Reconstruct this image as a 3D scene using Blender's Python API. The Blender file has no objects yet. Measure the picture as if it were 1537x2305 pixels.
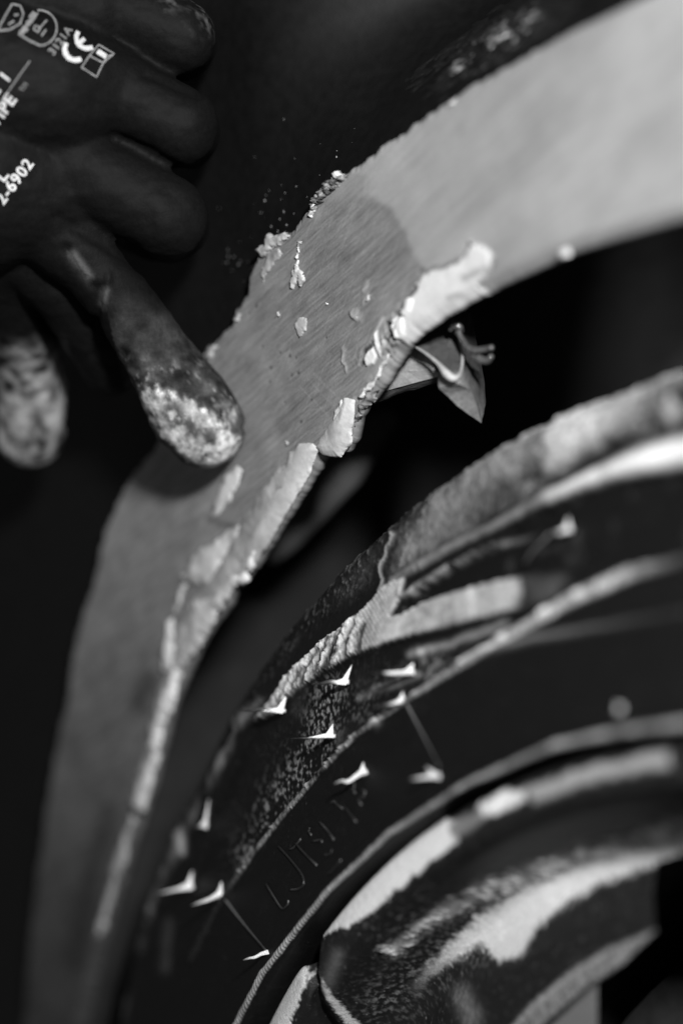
import bpy, math, random
import numpy as np
from mathutils import Vector, Matrix
from mathutils.bvhtree import BVHTree

random.seed(4)
rng = np.random.default_rng(4)
scene = bpy.context.scene
COL = scene.collection

# ------------------------------------------------------------------ camera
CAM = np.array([0.3209, -0.5163, 0.3416])
EUL = (0.8675, 1.4977, -0.0723)
W, H, FPX = 1537.0, 2305.0, 5307.94
FOCUS = 0.652


def _rz(a):
    return np.array([[math.cos(a), -math.sin(a), 0], [math.sin(a), math.cos(a), 0], [0, 0, 1]])


def _rx(a):
    return np.array([[1, 0, 0], [0, math.cos(a), -math.sin(a)], [0, math.sin(a), math.cos(a)]])


ROT = _rz(EUL[0]) @ _rx(EUL[1]) @ _rz(EUL[2])
cd = bpy.data.cameras.new('camera')
cam = bpy.data.objects.new('camera', cd)
COL.objects.link(cam)
M = Matrix(ROT.tolist()).to_4x4()
M.translation = Vector(CAM)
cam.matrix_world = M
cd.sensor_fit = 'VERTICAL'
cd.sensor_width = 24
cd.sensor_height = 36
cd.lens = 36 * FPX / H
cd.clip_start = 0.02
cd.clip_end = 50
cd.dof.use_dof = True
cd.dof.focus_distance = FOCUS
cd.dof.aperture_fstop = 2.8
cd.dof.aperture_blades = 0
scene.camera = cam

# ------------------------------------------------------------------ light
world = bpy.data.worlds.new('World')
scene.world = world
world.use_nodes = True
bg = world.node_tree.nodes['Background']
bg.inputs[0].default_value = (1, 1, 1, 1)
bg.inputs[1].default_value = 0.075
ld = bpy.data.lights.new('work_lamp', 'AREA')
ld.shape = 'DISK'
ld.size = 0.06
ld.energy = 6.4
lamp = bpy.data.objects.new('work_lamp', ld)
COL.objects.link(lamp)
lamp.location = (0.34, -0.40, 0.52)
lamp.rotation_euler = (Vector((-0.15, -0.1, 0.27)) - lamp.location).to_track_quat('-Z', 'Y').to_euler()

scene.view_settings.view_transform = 'Standard'
scene.view_settings.look = 'None'
scene.view_settings.exposure = 0
scene.view_settings.gamma = 1


# ------------------------------------------------------------------ helpers
def project(P):
    q = (np.asarray(P, float) - CAM) @ ROT
    z = np.maximum(-q[..., 2], 1e-3)
    return np.stack([W / 2 + FPX * q[..., 0] / z, H / 2 - FPX * q[..., 1] / z], -1)


def rays(p):
    p = np.asarray(p, float)
    v = np.stack([(p[..., 0] - W / 2) / FPX, -(p[..., 1] - H / 2) / FPX, -np.ones(p.shape[:-1])], -1)
    return v @ ROT.T


def at_y(p, Y):
    v = rays(p)
    t = (Y - CAM[1]) / v[..., 1]
    return CAM + v * t[..., None]


def at_d(p, d):
    return CAM + rays(p) * np.asarray(d, float)[..., None]


def _hash(ix, iy, iz):
    h = (ix * 374761393 + iy * 668265263 + iz * 1442695041) & 0xffffffff
    h = ((h ^ (h >> 13)) * 1274126177) & 0xffffffff
    h = h ^ (h >> 16)
    return (h & 0xffffff) / float(0xffffff)


def vnoise(x, y, z=0.0):
    x, y, z = np.broadcast_arrays(np.asarray(x, float), np.asarray(y, float), np.asarray(z, float))
    ix, iy, iz = [np.floor(a).astype(np.int64) for a in (x, y, z)]
    fx, fy, fz = x - ix, y - iy, z - iz
    fx, fy, fz = [f * f * (3 - 2 * f) for f in (fx, fy, fz)]
    r = 0
    for dx in (0, 1):
        wx = fx if dx else 1 - fx
        for dy in (0, 1):
            wy = fy if dy else 1 - fy
            for dz in (0, 1):
                wz = fz if dz else 1 - fz
                r = r + wx * wy * wz * _hash(ix + dx, iy + dy, iz + dz)
    return r * 2 - 1


def fbm(x, y, z=0.0, o=4):
    r, a, s = 0, 0.5, 1.0
    for k in range(o):
        r = r + a * vnoise(np.asarray(x) * s + 17.3 * k, np.asarray(y) * s + 5.1 * k, np.asarray(z) * s)
        a *= 0.5
        s *= 2.03
    return r


def sm(a, b, x):
    t = np.clip((x - a) / (b - a), 0, 1)
    return t * t * (3 - 2 * t)


def seg(p, line):
    """distance to a polyline, and the position along it (0..1)"""
    L = np.asarray(line, float)
    best = np.full(p.shape[:-1], 1e9)
    pos = np.zeros(p.shape[:-1])
    ln = np.hypot(*(L[1:] - L[:-1]).T)
    cum = np.concatenate([[0], np.cumsum(ln)])
    for i in range(len(L) - 1):
        a, ab = L[i], L[i + 1] - L[i]
        t = np.clip(((p - a) @ ab) / (ab @ ab), 0, 1)
        d = np.hypot(p[..., 0] - a[0] - ab[0] * t, p[..., 1] - a[1] - ab[1] * t)
        m = d < best
        best = np.where(m, d, best)
        pos = np.where(m, (cum[i] + t * ln[i]) / cum[-1], pos)
    return best, pos


def poly(p, pts):
    """signed distance to a polygon, positive inside"""
    L = np.asarray(pts, float)
    d, _ = seg(p, np.vstack([L, L[:1]]))
    ins = np.zeros(p.shape[:-1], bool)
    n = len(L)
    for i in range(n):
        a, b = L[i], L[(i + 1) % n]
        c = (a[1] > p[..., 1]) != (b[1] > p[..., 1])
        xx = (b[0] - a[0]) * (p[..., 1] - a[1]) / (b[1] - a[1] + 1e-12) + a[0]
        ins ^= c & (p[..., 0] < xx)
    return np.where(ins, d, -d)


def mesh_np(name, v, f, attrs=None, smooth=True):
    v = np.asarray(v, np.float32)
    f = np.asarray(f, np.int32)
    me = bpy.data.meshes.new(name)
    n, k = f.shape
    me.vertices.add(len(v))
    me.vertices.foreach_set('co', v.ravel())
    me.loops.add(n * k)
    me.loops.foreach_set('vertex_index', f.ravel())
    me.polygons.add(n)
    me.polygons.foreach_set('loop_start', np.arange(0, n * k, k, dtype=np.int32))
    me.update(calc_edges=True)
    me.validate()
    if smooth:
        me.polygons.foreach_set('use_smooth', np.ones(len(me.polygons), bool))
    for a, val in (attrs or {}).items():
        at = me.attributes.new(a, 'FLOAT', 'POINT')
        at.data.foreach_set('value', np.asarray(val, np.float32).ravel())
    return me


def grid_faces(nu, nv, closed=False):
    i = np.arange(nu if closed else nu - 1)[:, None]
    j = np.arange(nv - 1)[None, :]
    i2 = (i + 1) % nu
    a = i * nv + j
    b = i2 * nv + j
    return np.stack([a, b, b + 1, a + 1], -1).reshape(-1, 4)


def link(me, name, mat, parent=None):
    o = bpy.data.objects.new(name, me)
    COL.objects.link(o)
    if mat is not None:
        me.materials.append(mat)
    if parent is not None:
        o.parent = parent
    return o


def thing(name, label, cat, group=None):
    o = bpy.data.objects.new(name, None)
    o.empty_display_size = 0.02
    COL.objects.link(o)
    tag(o, label, cat, group)
    return o


def tag(o, label, cat, group=None):
    o['label'] = label
    o['category'] = cat
    if group:
        o['group'] = group


# ------------------------------------------------------------------ materials
def material(name, col=0.5, rough=0.6, spec=0.3, attr=None, grain=0.0, gscale=1500.0, bump=0.0, bscale=2500.0,
             metallic=0.0, gloss_black=None):
    m = bpy.data.materials.new(name)
    m.use_nodes = True
    nt = m.node_tree
    N, L = nt.nodes, nt.links
    b = N['Principled BSDF']
    b.inputs['Roughness'].default_value = rough
    b.inputs['Specular IOR Level'].default_value = spec
    b.inputs['Metallic'].default_value = metallic
    tc = N.new('ShaderNodeTexCoord')
    if attr:
        a = N.new('ShaderNodeAttribute')
        a.attribute_name = attr
        src = a.outputs['Fac']
    else:
        vv = N.new('ShaderNodeValue')
        vv.outputs[0].default_value = col
        src = vv.outputs[0]
    tone = src
    if grain:
        nz = N.new('ShaderNodeTexNoise')
        nz.inputs['Scale'].default_value = gscale
        nz.inputs['Detail'].default_value = 3
        L.new(tc.outputs['Object'], nz.inputs['Vector'])
        mr = N.new('ShaderNodeMapRange')
        mr.inputs[1].default_value = 0.25
        mr.inputs[2].default_value = 0.75
        mr.inputs[3].default_value = 1 - grain
        mr.inputs[4].default_value = 1 + grain
        L.new(nz.outputs['Fac'], mr.inputs[0])
        mu = N.new('ShaderNodeMath')
        mu.operation = 'MULTIPLY'
        L.new(src, mu.inputs[0])
        L.new(mr.outputs[0], mu.inputs[1])
        src = mu.outputs[0]
    cc = N.new('ShaderNodeCombineColor')
    for k in range(3):
        L.new(src, cc.inputs[k])
    L.new(cc.outputs[0], b.inputs['Base Color'])
    if gloss_black is not None:      # dusty parts are matt, bare dark parts keep their sheen
        mr = N.new('ShaderNodeMapRange')
        mr.inputs[1].default_value = 0.02
        mr.inputs[2].default_value = 0.16
        mr.inputs[3].default_value = gloss_black
        mr.inputs[4].default_value = rough
        L.new(tone, mr.inputs[0])
        L.new(mr.outputs[0], b.inputs['Roughness'])
    if bump:
        nz = N.new('ShaderNodeTexNoise')
        nz.inputs['Scale'].default_value = bscale
        nz.inputs['Detail'].default_value = 4
        L.new(tc.outputs['Object'], nz.inputs['Vector'])
        bp = N.new('ShaderNodeBump')
        bp.inputs['Strength'].default_value = bump
        bp.inputs['Distance'].default_value = 0.0004
        L.new(nz.outputs['Fac'], bp.inputs['Height'])
        L.new(bp.outputs[0], b.inputs['Normal'])
    return m


M_FILL = material('sanded_filler', attr='tone', rough=0.62, spec=0.25, grain=0.10, gscale=1800, bump=0.12, bscale=3000)
M_LUMP = material('body_putty', attr='tone', rough=0.38, spec=0.5, grain=0.10, gscale=900, bump=0.25, bscale=1600)
M_PAINT = material('black_car_paint', col=0.006, rough=0.5, spec=0.2, grain=0.3, gscale=300, bump=0.05, bscale=600)
M_CHIP = material('rough_black_paint', attr='tone', rough=0.35, spec=0.5, grain=0.3, gscale=2000)
M_TYRE = material('dusty_rubber', attr='tone', rough=0.85, spec=0.22, grain=0.35, gscale=2600, bump=0.35, bscale=2600,
                  gloss_black=0.5)
M_RIM = material('worn_rim_metal', attr='tone', rough=0.55, spec=0.4, grain=0.30, gscale=2400, bump=0.25, bscale=2200,
                 gloss_black=0.5)
M_GLOVE = material('coated_glove', attr='tone', rough=0.65, spec=0.10, grain=0.25, gscale=900, bump=0.25, bscale=1500)
M_PRINT = material('white_glove_print', col=0.62, rough=0.7, grain=0.3, gscale=1500)
M_PRINT2 = material('thin_grey_glove_print', col=0.22, rough=0.7, grain=0.4, gscale=1500)
M_LINER = material('arch_liner', col=0.035, rough=0.8, grain=0.3, gscale=120, bump=0.2, bscale=300)
M_BAR = material('dull_grey_bar', col=0.12, rough=0.7, grain=0.2, gscale=200)
M_SHEET = material('bare_sheet_metal', attr='tone', rough=0.5, spec=0.4, grain=0.2, gscale=900, bump=0.2, bscale=900)
M_WIRE = material('dark_wire', col=0.30, rough=0.22, spec=0.6, metallic=0.7, grain=0.5, gscale=900)
M_SPECK = material('dust_speck', col=0.3, rough=0.8)
M_DISC = material('dark_brake_part', col=0.05, rough=0.6, grain=0.3, gscale=200)
M_LETTER = material('raised_rubber', attr='tone', rough=0.4, spec=0.5, grain=0.4, gscale=2500, bump=0.4, bscale=3000)

# ================================================================== FENDER
YF = -0.094
car = thing('car', 'black car seen close at its wheel arch, pale sanded filler above a dusty worn tyre', 'car')
fender = wheel = car
CX, CZ = -0.0041, 0.0413
LIP = [(1700, 430), (1620, 455), (1537, 480), (1400, 520), (1270, 560), (1180, 602), (1100, 640), (1010, 690), (950, 730),
       (905, 768), (878, 805), (852, 850), (835, 872), (806, 905), (790, 935), (778, 985), (760, 1010), (715, 1018), (690, 1060),
       (640, 1140), (590, 1220), (555, 1275), (520, 1310), (495, 1360), (465, 1400), (440, 1440), (410, 1500), (375, 1580),
       (350, 1680), (330, 1760), (308, 1830), (285, 1900), (262, 1980), (235, 2070), (212, 2160), (190, 2250), (160, 2400),
       (130, 2600)]
TOP = [(1700, -105), (1620, -75), (1430, 2), (1330, 50), (1250, 88), (1180, 130), (1090, 180), (1060, 194), (1000, 238),
       (960, 262), (900, 305), (860, 330), (800, 382), (770, 398), (735, 425), (700, 462), (672, 498), (650, 530), (600, 545),
       (576, 580), (560, 622), (556, 655), (532, 700), (520, 735), (500, 752), (480, 772), (455, 800), (400, 905), (345, 1010),
       (325, 1040), (280, 1095), (255, 1150), (232, 1205), (222, 1260), (200, 1340), (175, 1420), (162, 1480), (155, 1560),
       (140, 1620), (122, 1700), (110, 1780), (95, 1880), (82, 1980), (70, 2080), (60, 2200), (50, 2400), (40, 2600)]


def polar(line, Y=YF):
    P = at_y(np.array(line, float), Y)
    th = np.arctan2(P[:, 2] - CZ, P[:, 0] - CX)
    r = np.hypot(P[:, 0] - CX, P[:, 2] - CZ)
    o = np.argsort(th)
    return th[o], r[o]


lt, lr = polar(LIP)
tt, tr = polar(TOP)
TH0, TH1 = max(lt[0], tt[0]), min(lt[-1], tt[-1])
r_lip = lambda t: np.interp(t, lt, lr)
r_top = lambda t: np.interp(t, tt, tr)


def strip_fields(p, x, z):
    """albedo and relief of the sanded band at photo-independent plane position x,z (p only indexes the traced outlines)"""
    wob = np.stack([fbm(x * 420, z * 420, 1.0), fbm(x * 420, z * 420, 7.0)], -1) * 9
    q = p + wob
    # direction of sanding marks on the plane
    a = at_y(np.array([[600., 800.], [740., 660.]]), YF)
    d = (a[1] - a[0])[[0, 2]]
    d /= np.hypot(*d)
    al = x * d[0] + z * d[1]
    ac = -x * d[1] + z * d[0]
    scr = fbm(al * 95, ac * 1900, 3.0, 3)
    scr2 = fbm(al * 160 + 9, (ac + al * 0.07) * 3600, 5.0, 2)
    a2, c2 = al * .90 + ac * .43, -al * .43 + ac * .90
    scr3 = np.clip(fbm(a2 * 120, c2 * 2600, 15.0, 2) - .18, 0, 1) * 2 + .6 * np.clip(fbm((al * .93 - ac * .37) * 90, (al * .37 + ac * .93) * 2400, 19.0, 2) - .2, 0, 1) * 2
    grit = fbm(x * 2600, z * 2600, 11.0, 2)
    cloud = fbm(x * 38, z * 38, 2.0, 3)
    streak = fbm(al * 30, ac * 170, 8.0, 3)
    bare = [(690, 452), (740, 452), (790, 440), (835, 445), (872, 470), (900, 522), (932, 580), (945, 615), (930, 650), (900, 705),
            (860, 760), (830, 850), (900, 1000), (700, 2500), (-200, 2500), (-200, 700), (500, 560), (640, 500)]
    sd = poly(q, bare)
    inb = sm(-14, 14, sd)
    tone = 0.325 + 0.08 * cloud + 0.06 * streak + 0.035 * scr + 0.04 * scr2 + 0.05 * fbm(x * 14, z * 14, 33.0, 2)
    tb = 0.225 + 0.04 * cloud + 0.035 * streak + 0.055 * scr + 0.10 * scr2 + 0.07 * scr3 + 0.04 * grit + 0.05 * fbm(x * 170, z * 170, 13.0, 3)
    tone = tone * (1 - inb) + tb * inb
    edge = np.exp(-(np.abs(sd) / 9.0) ** 2) * sm(440, 470, p[..., 1]) * sm(720, 640, p[..., 1])
    tone = tone * (1 - 0.22 * edge)
    # the patch above the arc, next to the ragged edge
    up = poly(q, [(690, 470), (735, 425), (800, 382), (830, 395), (820, 440), (740, 455)])
    tone = np.where(up > 0, tone * (1 - 0.16 * sm(0, 12, up)), tone)
    h = 0.00010 * cloud + 0.00004 * (scr + scr2) * sm(1500, 900, p[..., 1]) + 0.00022 * fbm(x * 90, z * 90, 4.0, 3)
    # bright putty left proud along the lip
    pt = [(930, 655), (958, 612), (1000, 605), (1048, 578), (1058, 552), (1085, 552), (1112, 575), (1104, 600), (1075, 640),
          (1090, 660), (1010, 705), (950, 745), (905, 775), (888, 745), (902, 715), (916, 690)]
    sp = poly(p + wob * 1.3, pt)
    m = sm(-2, 5, sp)
    tone = tone * (1 - m) + (0.74 + 0.10 * fbm(x * 260, z * 260, 6.0)) * m
    h = h + m * (0.0008 + 0.00016 * fbm(x * 140, z * 140, 9.0))
    grub = np.exp(-(seg(q, [(1112, 596), (1080, 612), (1045, 626)])[0] / 9) ** 2) + np.exp(-(seg(q, [(1015, 668), (1030, 664)])[0] / 9) ** 2)
    tone = tone * (1 - 0.45 * np.clip(grub, 0, 1))
    pit = np.exp(-(seg(q, [(948, 612), (990, 606), (1045, 580), (1056, 552)])[0] / 7) ** 2)
    tone = tone * (1 - 0.4 * pit)
    h = h - 0.0004 * pit
    # crack, hole and rusty broken edge
    ck = np.exp(-(seg(q, [(938, 648), (915, 676), (903, 700), (890, 712)])[0] / 5) ** 2)
    tone *= 1 - 0.85 * ck
    h -= 0.0012 * ck
    ru = sm(-3, 6, poly(q, [(846, 770), (866, 728), (900, 705), (905, 745), (898, 785), (872, 812), (845, 800)]))
    rt = 0.28 + 0.45 * fbm(x * 900, z * 900, 3.0)
    tone = tone * (1 - ru) + np.clip(rt, 0.05, 0.7) * ru
    h += ru * 0.0011 * fbm(x * 800, z * 800, 4.0)
    ho = sm(-2, 4, poly(q, [(866, 722), (882, 718), (880, 742), (888, 756), (886, 768), (872, 752), (862, 742)]))  # dark insides of both holes painted into the tone, the dents stay shallow
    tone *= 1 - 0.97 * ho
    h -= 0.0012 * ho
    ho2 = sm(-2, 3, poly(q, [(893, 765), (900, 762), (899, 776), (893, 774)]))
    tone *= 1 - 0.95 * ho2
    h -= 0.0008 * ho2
    for wpoly in ([(886, 722), (893, 710), (899, 724), (904, 716), (912, 712), (914, 735), (908, 765), (893, 760), (880, 744)],
                  [(912, 672), (924, 666), (934, 676), (930, 700), (918, 714), (908, 708)], [(842, 752), (849, 742), (852, 766), (862, 790), (856, 804), (846, 790)],
                  [(828, 790), (840, 780), (850, 800), (842, 820), (826, 824), (820, 808)]):
        wm = sm(-1.5, 2.5, poly(p + wob * .3, wpoly))
        tone = tone * (1 - wm) + .84 * wm
        h = h * (1 - wm) + (h + .0007) * wm
    cr = np.exp(-(seg(q, [(836, 768), (822, 788), (816, 815)])[0] / 3.5) ** 2)
    tone *= 1 - 0.8 * cr
    h -= 0.0006 * cr
    ed = np.exp(-(seg(p, [(862, 716), (846, 745), (834, 772)])[0] / 4) ** 2)
    tone = tone + 0.25 * ed
    # scuffed rough area by the lip
    rg = sm(0, 25, poly(q, [(770, 780), (835, 770), (850, 800), (815, 850), (780, 830)]))
    h += rg * 0.00022 * fbm(x * 1500, z * 1500, 2.0)
    for ln, wd, hh in (([(773, 785), (774, 812), (778, 835)], 4, .0004), ([(800, 705), (806, 720)], 6, .0004),
                       ([(826, 633), (818, 655)], 4, .0003), ([(828, 668), (820, 678)], 6, .0004), ([(793, 700), (800, 714)], 3, .0003)):
        e = np.exp(-(seg(q, ln)[0] / wd) ** 2)
        h += hh * e
        tone += 0.10 * e
    # cross scratches
    for ln in ([(690, 850), (760, 925)], [(675, 870), (742, 940)], [(705, 840), (770, 905)], [(700, 880), (730, 858)]):
        tone += 0.05 * np.exp(-(seg(p, ln)[0] / 1.5) ** 2)
    # pinholes
    for (a0, b0, s0) in [(608, 828, 3), (651, 802, 3), (670, 840, 3), (606, 860, 2.5), (655, 845, 2.5), (665, 806, 2), (575, 690, 3), (676, 950, 3),
                         (630, 795, 2), (640, 905, 2), (560, 705, 2), (700, 900, 2), (590, 780, 2), (733, 760, 2), (690, 1000, 2.5)]:
        e = np.exp(-(np.hypot(p[..., 0] - a0, p[..., 1] - b0) / s0) ** 2)
        tone *= 1 - 0.75 * e
        h -= 0.0003 * e
    # dark stains low on the band
    for ln, wd, k in (([(335, 1530), (318, 1590)], 24, .55), ([(250, 1830), (228, 1900), (195, 2020), (170, 2160)], 28, .45), ([(545, 1062), (470, 1165), (495, 1180), (545, 1190)], 7, .35)):
        e = np.exp(-(seg(q, ln)[0] / wd) ** 2)
        tone *= 1 - k * e
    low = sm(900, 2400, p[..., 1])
    tone *= 1 - 0.8 * low  # falloff of light down the band, put into the tone
    return np.clip(tone, 0.004, 0.9), h


NU = 1250
th = np.linspace(TH0, TH1, NU)
rag = 0.0009 * fbm(th * 130, 0 * th, 3.0, 4) + 0.0010 * np.abs(fbm(th * 420, 0 * th, 5.0, 3))
rag = rag * (0.35 + 0.65 * sm(1.75, 1.95, th))
rt_ = r_top(th) + rag
rl_ = r_lip(th) + 0.0005 * fbm(th * 160, 0 * th, 9.0, 3) * sm(1.85, 1.95, th)
v = np.linspace(0, 1, 190)
R = rl_[:, None] + (rt_ - rl_)[:, None] * v[None, :]
X = CX + R * np.cos(th)[:, None]
Z = CZ + R * np.sin(th)[:, None]
P2 = project(np.stack([X, np.full_like(X, YF), Z], -1))
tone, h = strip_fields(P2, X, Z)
vv = v[None, :] * np.ones((NU, 1))
wid = (rt_ - rl_)[:, None]
h = h - 0.0016 * np.clip(1 - vv * wid / 0.003, 0, 1) ** 2 - 0.0009 * np.clip(1 - (1 - vv) * wid / 0.0015, 0, 1) ** 2
Y = YF - h
# rolled lip below (turns under and back into the arch) and the worn edge above
V = np.stack([X, Y, Z], -1)
roll = []
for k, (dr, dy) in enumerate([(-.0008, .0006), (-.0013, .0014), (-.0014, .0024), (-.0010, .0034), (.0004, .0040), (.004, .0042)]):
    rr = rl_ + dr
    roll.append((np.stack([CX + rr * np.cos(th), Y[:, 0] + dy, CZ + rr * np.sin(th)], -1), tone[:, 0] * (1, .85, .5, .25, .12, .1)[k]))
edge = []
for k, (dr, dy) in enumerate([(.0004, .0008), (.0007, .0022), (.0009, .008)]):
    rr = rt_ + dr
    edge.append((np.stack([CX + rr * np.cos(th), Y[:, -1] + dy, CZ + rr * np.sin(th)], -1), tone[:, -1] * .8))
V = np.concatenate([np.stack([a for a, _ in roll[::-1]], 1), V, np.stack([a for a, _ in edge], 1)], 1)
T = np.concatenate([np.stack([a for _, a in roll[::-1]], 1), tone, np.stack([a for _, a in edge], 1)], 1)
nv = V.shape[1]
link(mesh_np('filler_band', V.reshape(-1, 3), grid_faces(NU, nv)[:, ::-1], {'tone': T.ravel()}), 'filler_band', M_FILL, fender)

def recess(x):
    return 0.003 + 0.044 * sm(-0.215, -0.135, x)


# black body panel: leaves the flare edge and falls back, then runs on
thp = np.linspace(math.radians(40), math.radians(215), 360)
sp_ = np.concatenate([np.linspace(-0.004, 0.06, 40), np.linspace(0.065, 0.6, 40)])
rt2 = np.interp(thp, tt, tr)
RR = rt2[:, None] + sp_[None, :]
YY = -0.0885 + recess(CX + RR * np.cos(thp)[:, None]) * sm(0.001, 0.05, sp_)[None, :]
YY = YY + 0.0006 * fbm(RR * 30, thp[:, None] * 9, 0.0, 3)
PV = np.stack([CX + RR * np.cos(thp)[:, None], YY, CZ + RR * np.sin(thp)[:, None]], -1)
link(mesh_np('body_panel', PV.reshape(-1, 3), grid_faces(len(thp), len(sp_))[:, ::-1]), 'body_panel', M_PAINT, fender)

# wheel arch liner: barrel and end wall
tl = np.linspace(math.radians(20), math.radians(230), 120)
yl = np.concatenate([np.linspace(-0.078, 0.13, 30)])
rlin = 0.372
BV = np.stack([CX + rlin * np.cos(tl)[:, None] + 0 * yl, 0 * tl[:, None] + yl[None, :], CZ + rlin * np.sin(tl)[:, None] + 0 * yl], -1)
BV[..., 0] += 0.003 * fbm(tl[:, None] * 4, yl[None, :] * 20)
rw = np.linspace(rlin, 0.0, 12)
WV = np.stack([CX + rw[None, :] * np.cos(tl)[:, None], 0.13 + 0 * tl[:, None] * rw, CZ + rw[None, :] * np.sin(tl)[:, None]], -1)
LV = np.concatenate([BV, WV[:, 1:]], 1)
link(mesh_np('wheel_arch_liner', LV.reshape(-1, 3), grid_faces(len(tl), LV.shape[1])), 'wheel_arch_liner', M_LINER, fender)


# ---- raised lumps of putty, built on the plane of the band
def relief(name, pts, height, wpx, t, tvar=0.1, nz=0.16, nsc=130, step=2.2, parent=None, mat=None, seed=0.0, base=YF, wamp=9, rounded=0.8):
    L = np.array(pts, float)
    L[:, 0] += height * 3000
    mn, mx = L.min(0) - 6, L.max(0) + 6
    gx = np.arange(mn[0], mx[0] + step, step)
    gy = np.arange(mn[1], mx[1] + step, step)
    G = np.stack(np.meshgrid(gx, gy, indexing='ij'), -1)
    P0 = at_y(G, base)
    wob = np.stack([fbm(P0[..., 0] * nsc * 1.5, P0[..., 2] * nsc * 1.5, seed), fbm(P0[..., 0] * nsc * 1.5, P0[..., 2] * nsc * 1.5, seed + 5)], -1) * wamp
    sd = poly(G + wob, L)
    g0, g1 = np.gradient(sd, step)
    gn = np.hypot(g0, g1) + 1e-6
    back = np.clip(-sd, 0, 2 * step)
    G2 = G + np.stack([g0 / gn, g1 / gn], -1) * back[..., None]
    P0 = at_y(G2, base)
    k = np.clip(sd / wpx, 0, 1)
    dome = (1 - (1 - k) ** 2) ** rounded
    hh = height * dome * (1 + nz * 1.4 * fbm(P0[..., 0] * nsc, P0[..., 2] * nsc, seed + 2))
    tn = np.clip(t * (1 + .5 * fbm(P0[..., 0] * 110, P0[..., 2] * 110, seed + 19)) + tvar * 1.6 * fbm(P0[..., 0] * nsc * 1.3, P0[..., 2] * nsc * 1.3, seed + 9), 0.02, 0.9)
    Pn = P0.copy()
    Pn[..., 1] -= hh - 0.0004 * (sd <= 0)
    keep = sd > -step * 1.2
    idx = -np.ones(keep.shape, int)
    f = grid_faces(len(gx), len(gy))
    kf = keep.ravel()[f].all(1)
    f = f[kf]
    used, inv = np.unique(f, return_inverse=True)
    f = inv.reshape(f.shape)
    o = link(mesh_np(name, Pn.reshape(-1, 3)[used], f, {'tone': tn.ravel()[used]}), name, mat or M_LUMP, parent if parent is not None else fender)
    return o


LUMPS = [
    ([(770, 895), (791, 900), (788, 950), (783, 1000), (768, 1018), (762, 1030), (745, 1028), (722, 1024), (706, 1004), (730, 965), (752, 930)], .0032, 24, .78, .08),
    ([(672, 1000), (700, 996), (714, 1012), (692, 1062), (655, 1130), (618, 1190), (588, 1240), (560, 1285), (528, 1300), (545, 1240), (575, 1170), (610, 1090), (645, 1030)], .0026, 20, .74, .05),
    ([(530, 1182), (548, 1200), (505, 1262), (468, 1318), (432, 1312), (398, 1304), (428, 1270), (445, 1236), (490, 1205)], .0018, 10, .50, .15),
    ([(520, 1290), (534, 1300), (500, 1360), (470, 1410), (438, 1460), (404, 1505), (398, 1480), (420, 1420), (428, 1350), (455, 1345), (480, 1330)], .0022, 12, .50, .15),
    ([(368, 1396), (388, 1392), (386, 1500), (376, 1516), (362, 1506)], .0022, 9, .52, .05),
    ([(405, 1310), (418, 1318), (398, 1380), (386, 1384)], .0015, 7, .45, .05),
    ([(384, 1508), (404, 1520), (384, 1580), (360, 1640), (350, 1690), (330, 1690), (338, 1620), (360, 1560)], .0028, 14, .60, .08),
    ([(336, 1690), (350, 1700), (338, 1760), (318, 1822), (300, 1830), (292, 1800), (312, 1745)], .0026, 12, .52, .08),
    ([(505, 1072), (528, 1050), (545, 1062), (512, 1130), (486, 1160), (470, 1168), (478, 1135)], .0012, 8, .52, .05),
    ([(572, 1232), (582, 1240), (572, 1272), (560, 1286), (552, 1270)], .002, 6, .7, .05),
    ([(540, 1288), (552, 1284), (552, 1308), (540, 1318), (532, 1304)], .002, 6, .62, .05),
    ([(292, 1832), (300, 1845), (280, 1930), (255, 2000), (230, 2100), (212, 2110), (240, 1980), (270, 1880)], .0016, 12, .30, .08),
    ([(836, 856), (858, 812), (868, 800), (872, 806), (850, 840), (826, 880), (808, 898), (800, 892)], .0010, 7, .62, .08),
    ([(760, 905), (766, 896), (770, 915), (762, 945), (748, 962)], .0010, 5, .66, .1),
]
relief('filler_smear', [(700, 1020), (640, 1122), (590, 1204), (548, 1268), (500, 1335), (458, 1400), (422, 1468), (388, 1552), (358, 1642), (334, 1742), (312, 1812), (298, 1800), (322, 1700), (343, 1600), (372, 1505), (400, 1420), (436, 1345), (486, 1265), (532, 1185), (585, 1105), (650, 1015)],
       .0011, 22, .36, .16, nz=.5, nsc=160, seed=44, wamp=14)
for i, (pts, hh, wp, t, tv) in enumerate(LUMPS):
    relief('filler_lump', pts, hh * (.5 if i < 2 else .85), wp * (1.4 if i < 2 else 2.0), t * (.74 if i < 2 else 1.12), tv + .05, nz=.06 if i < 2 else .16, nsc=200, seed=i * 3.1, wamp=11 if i > 1 else 5)
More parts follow.
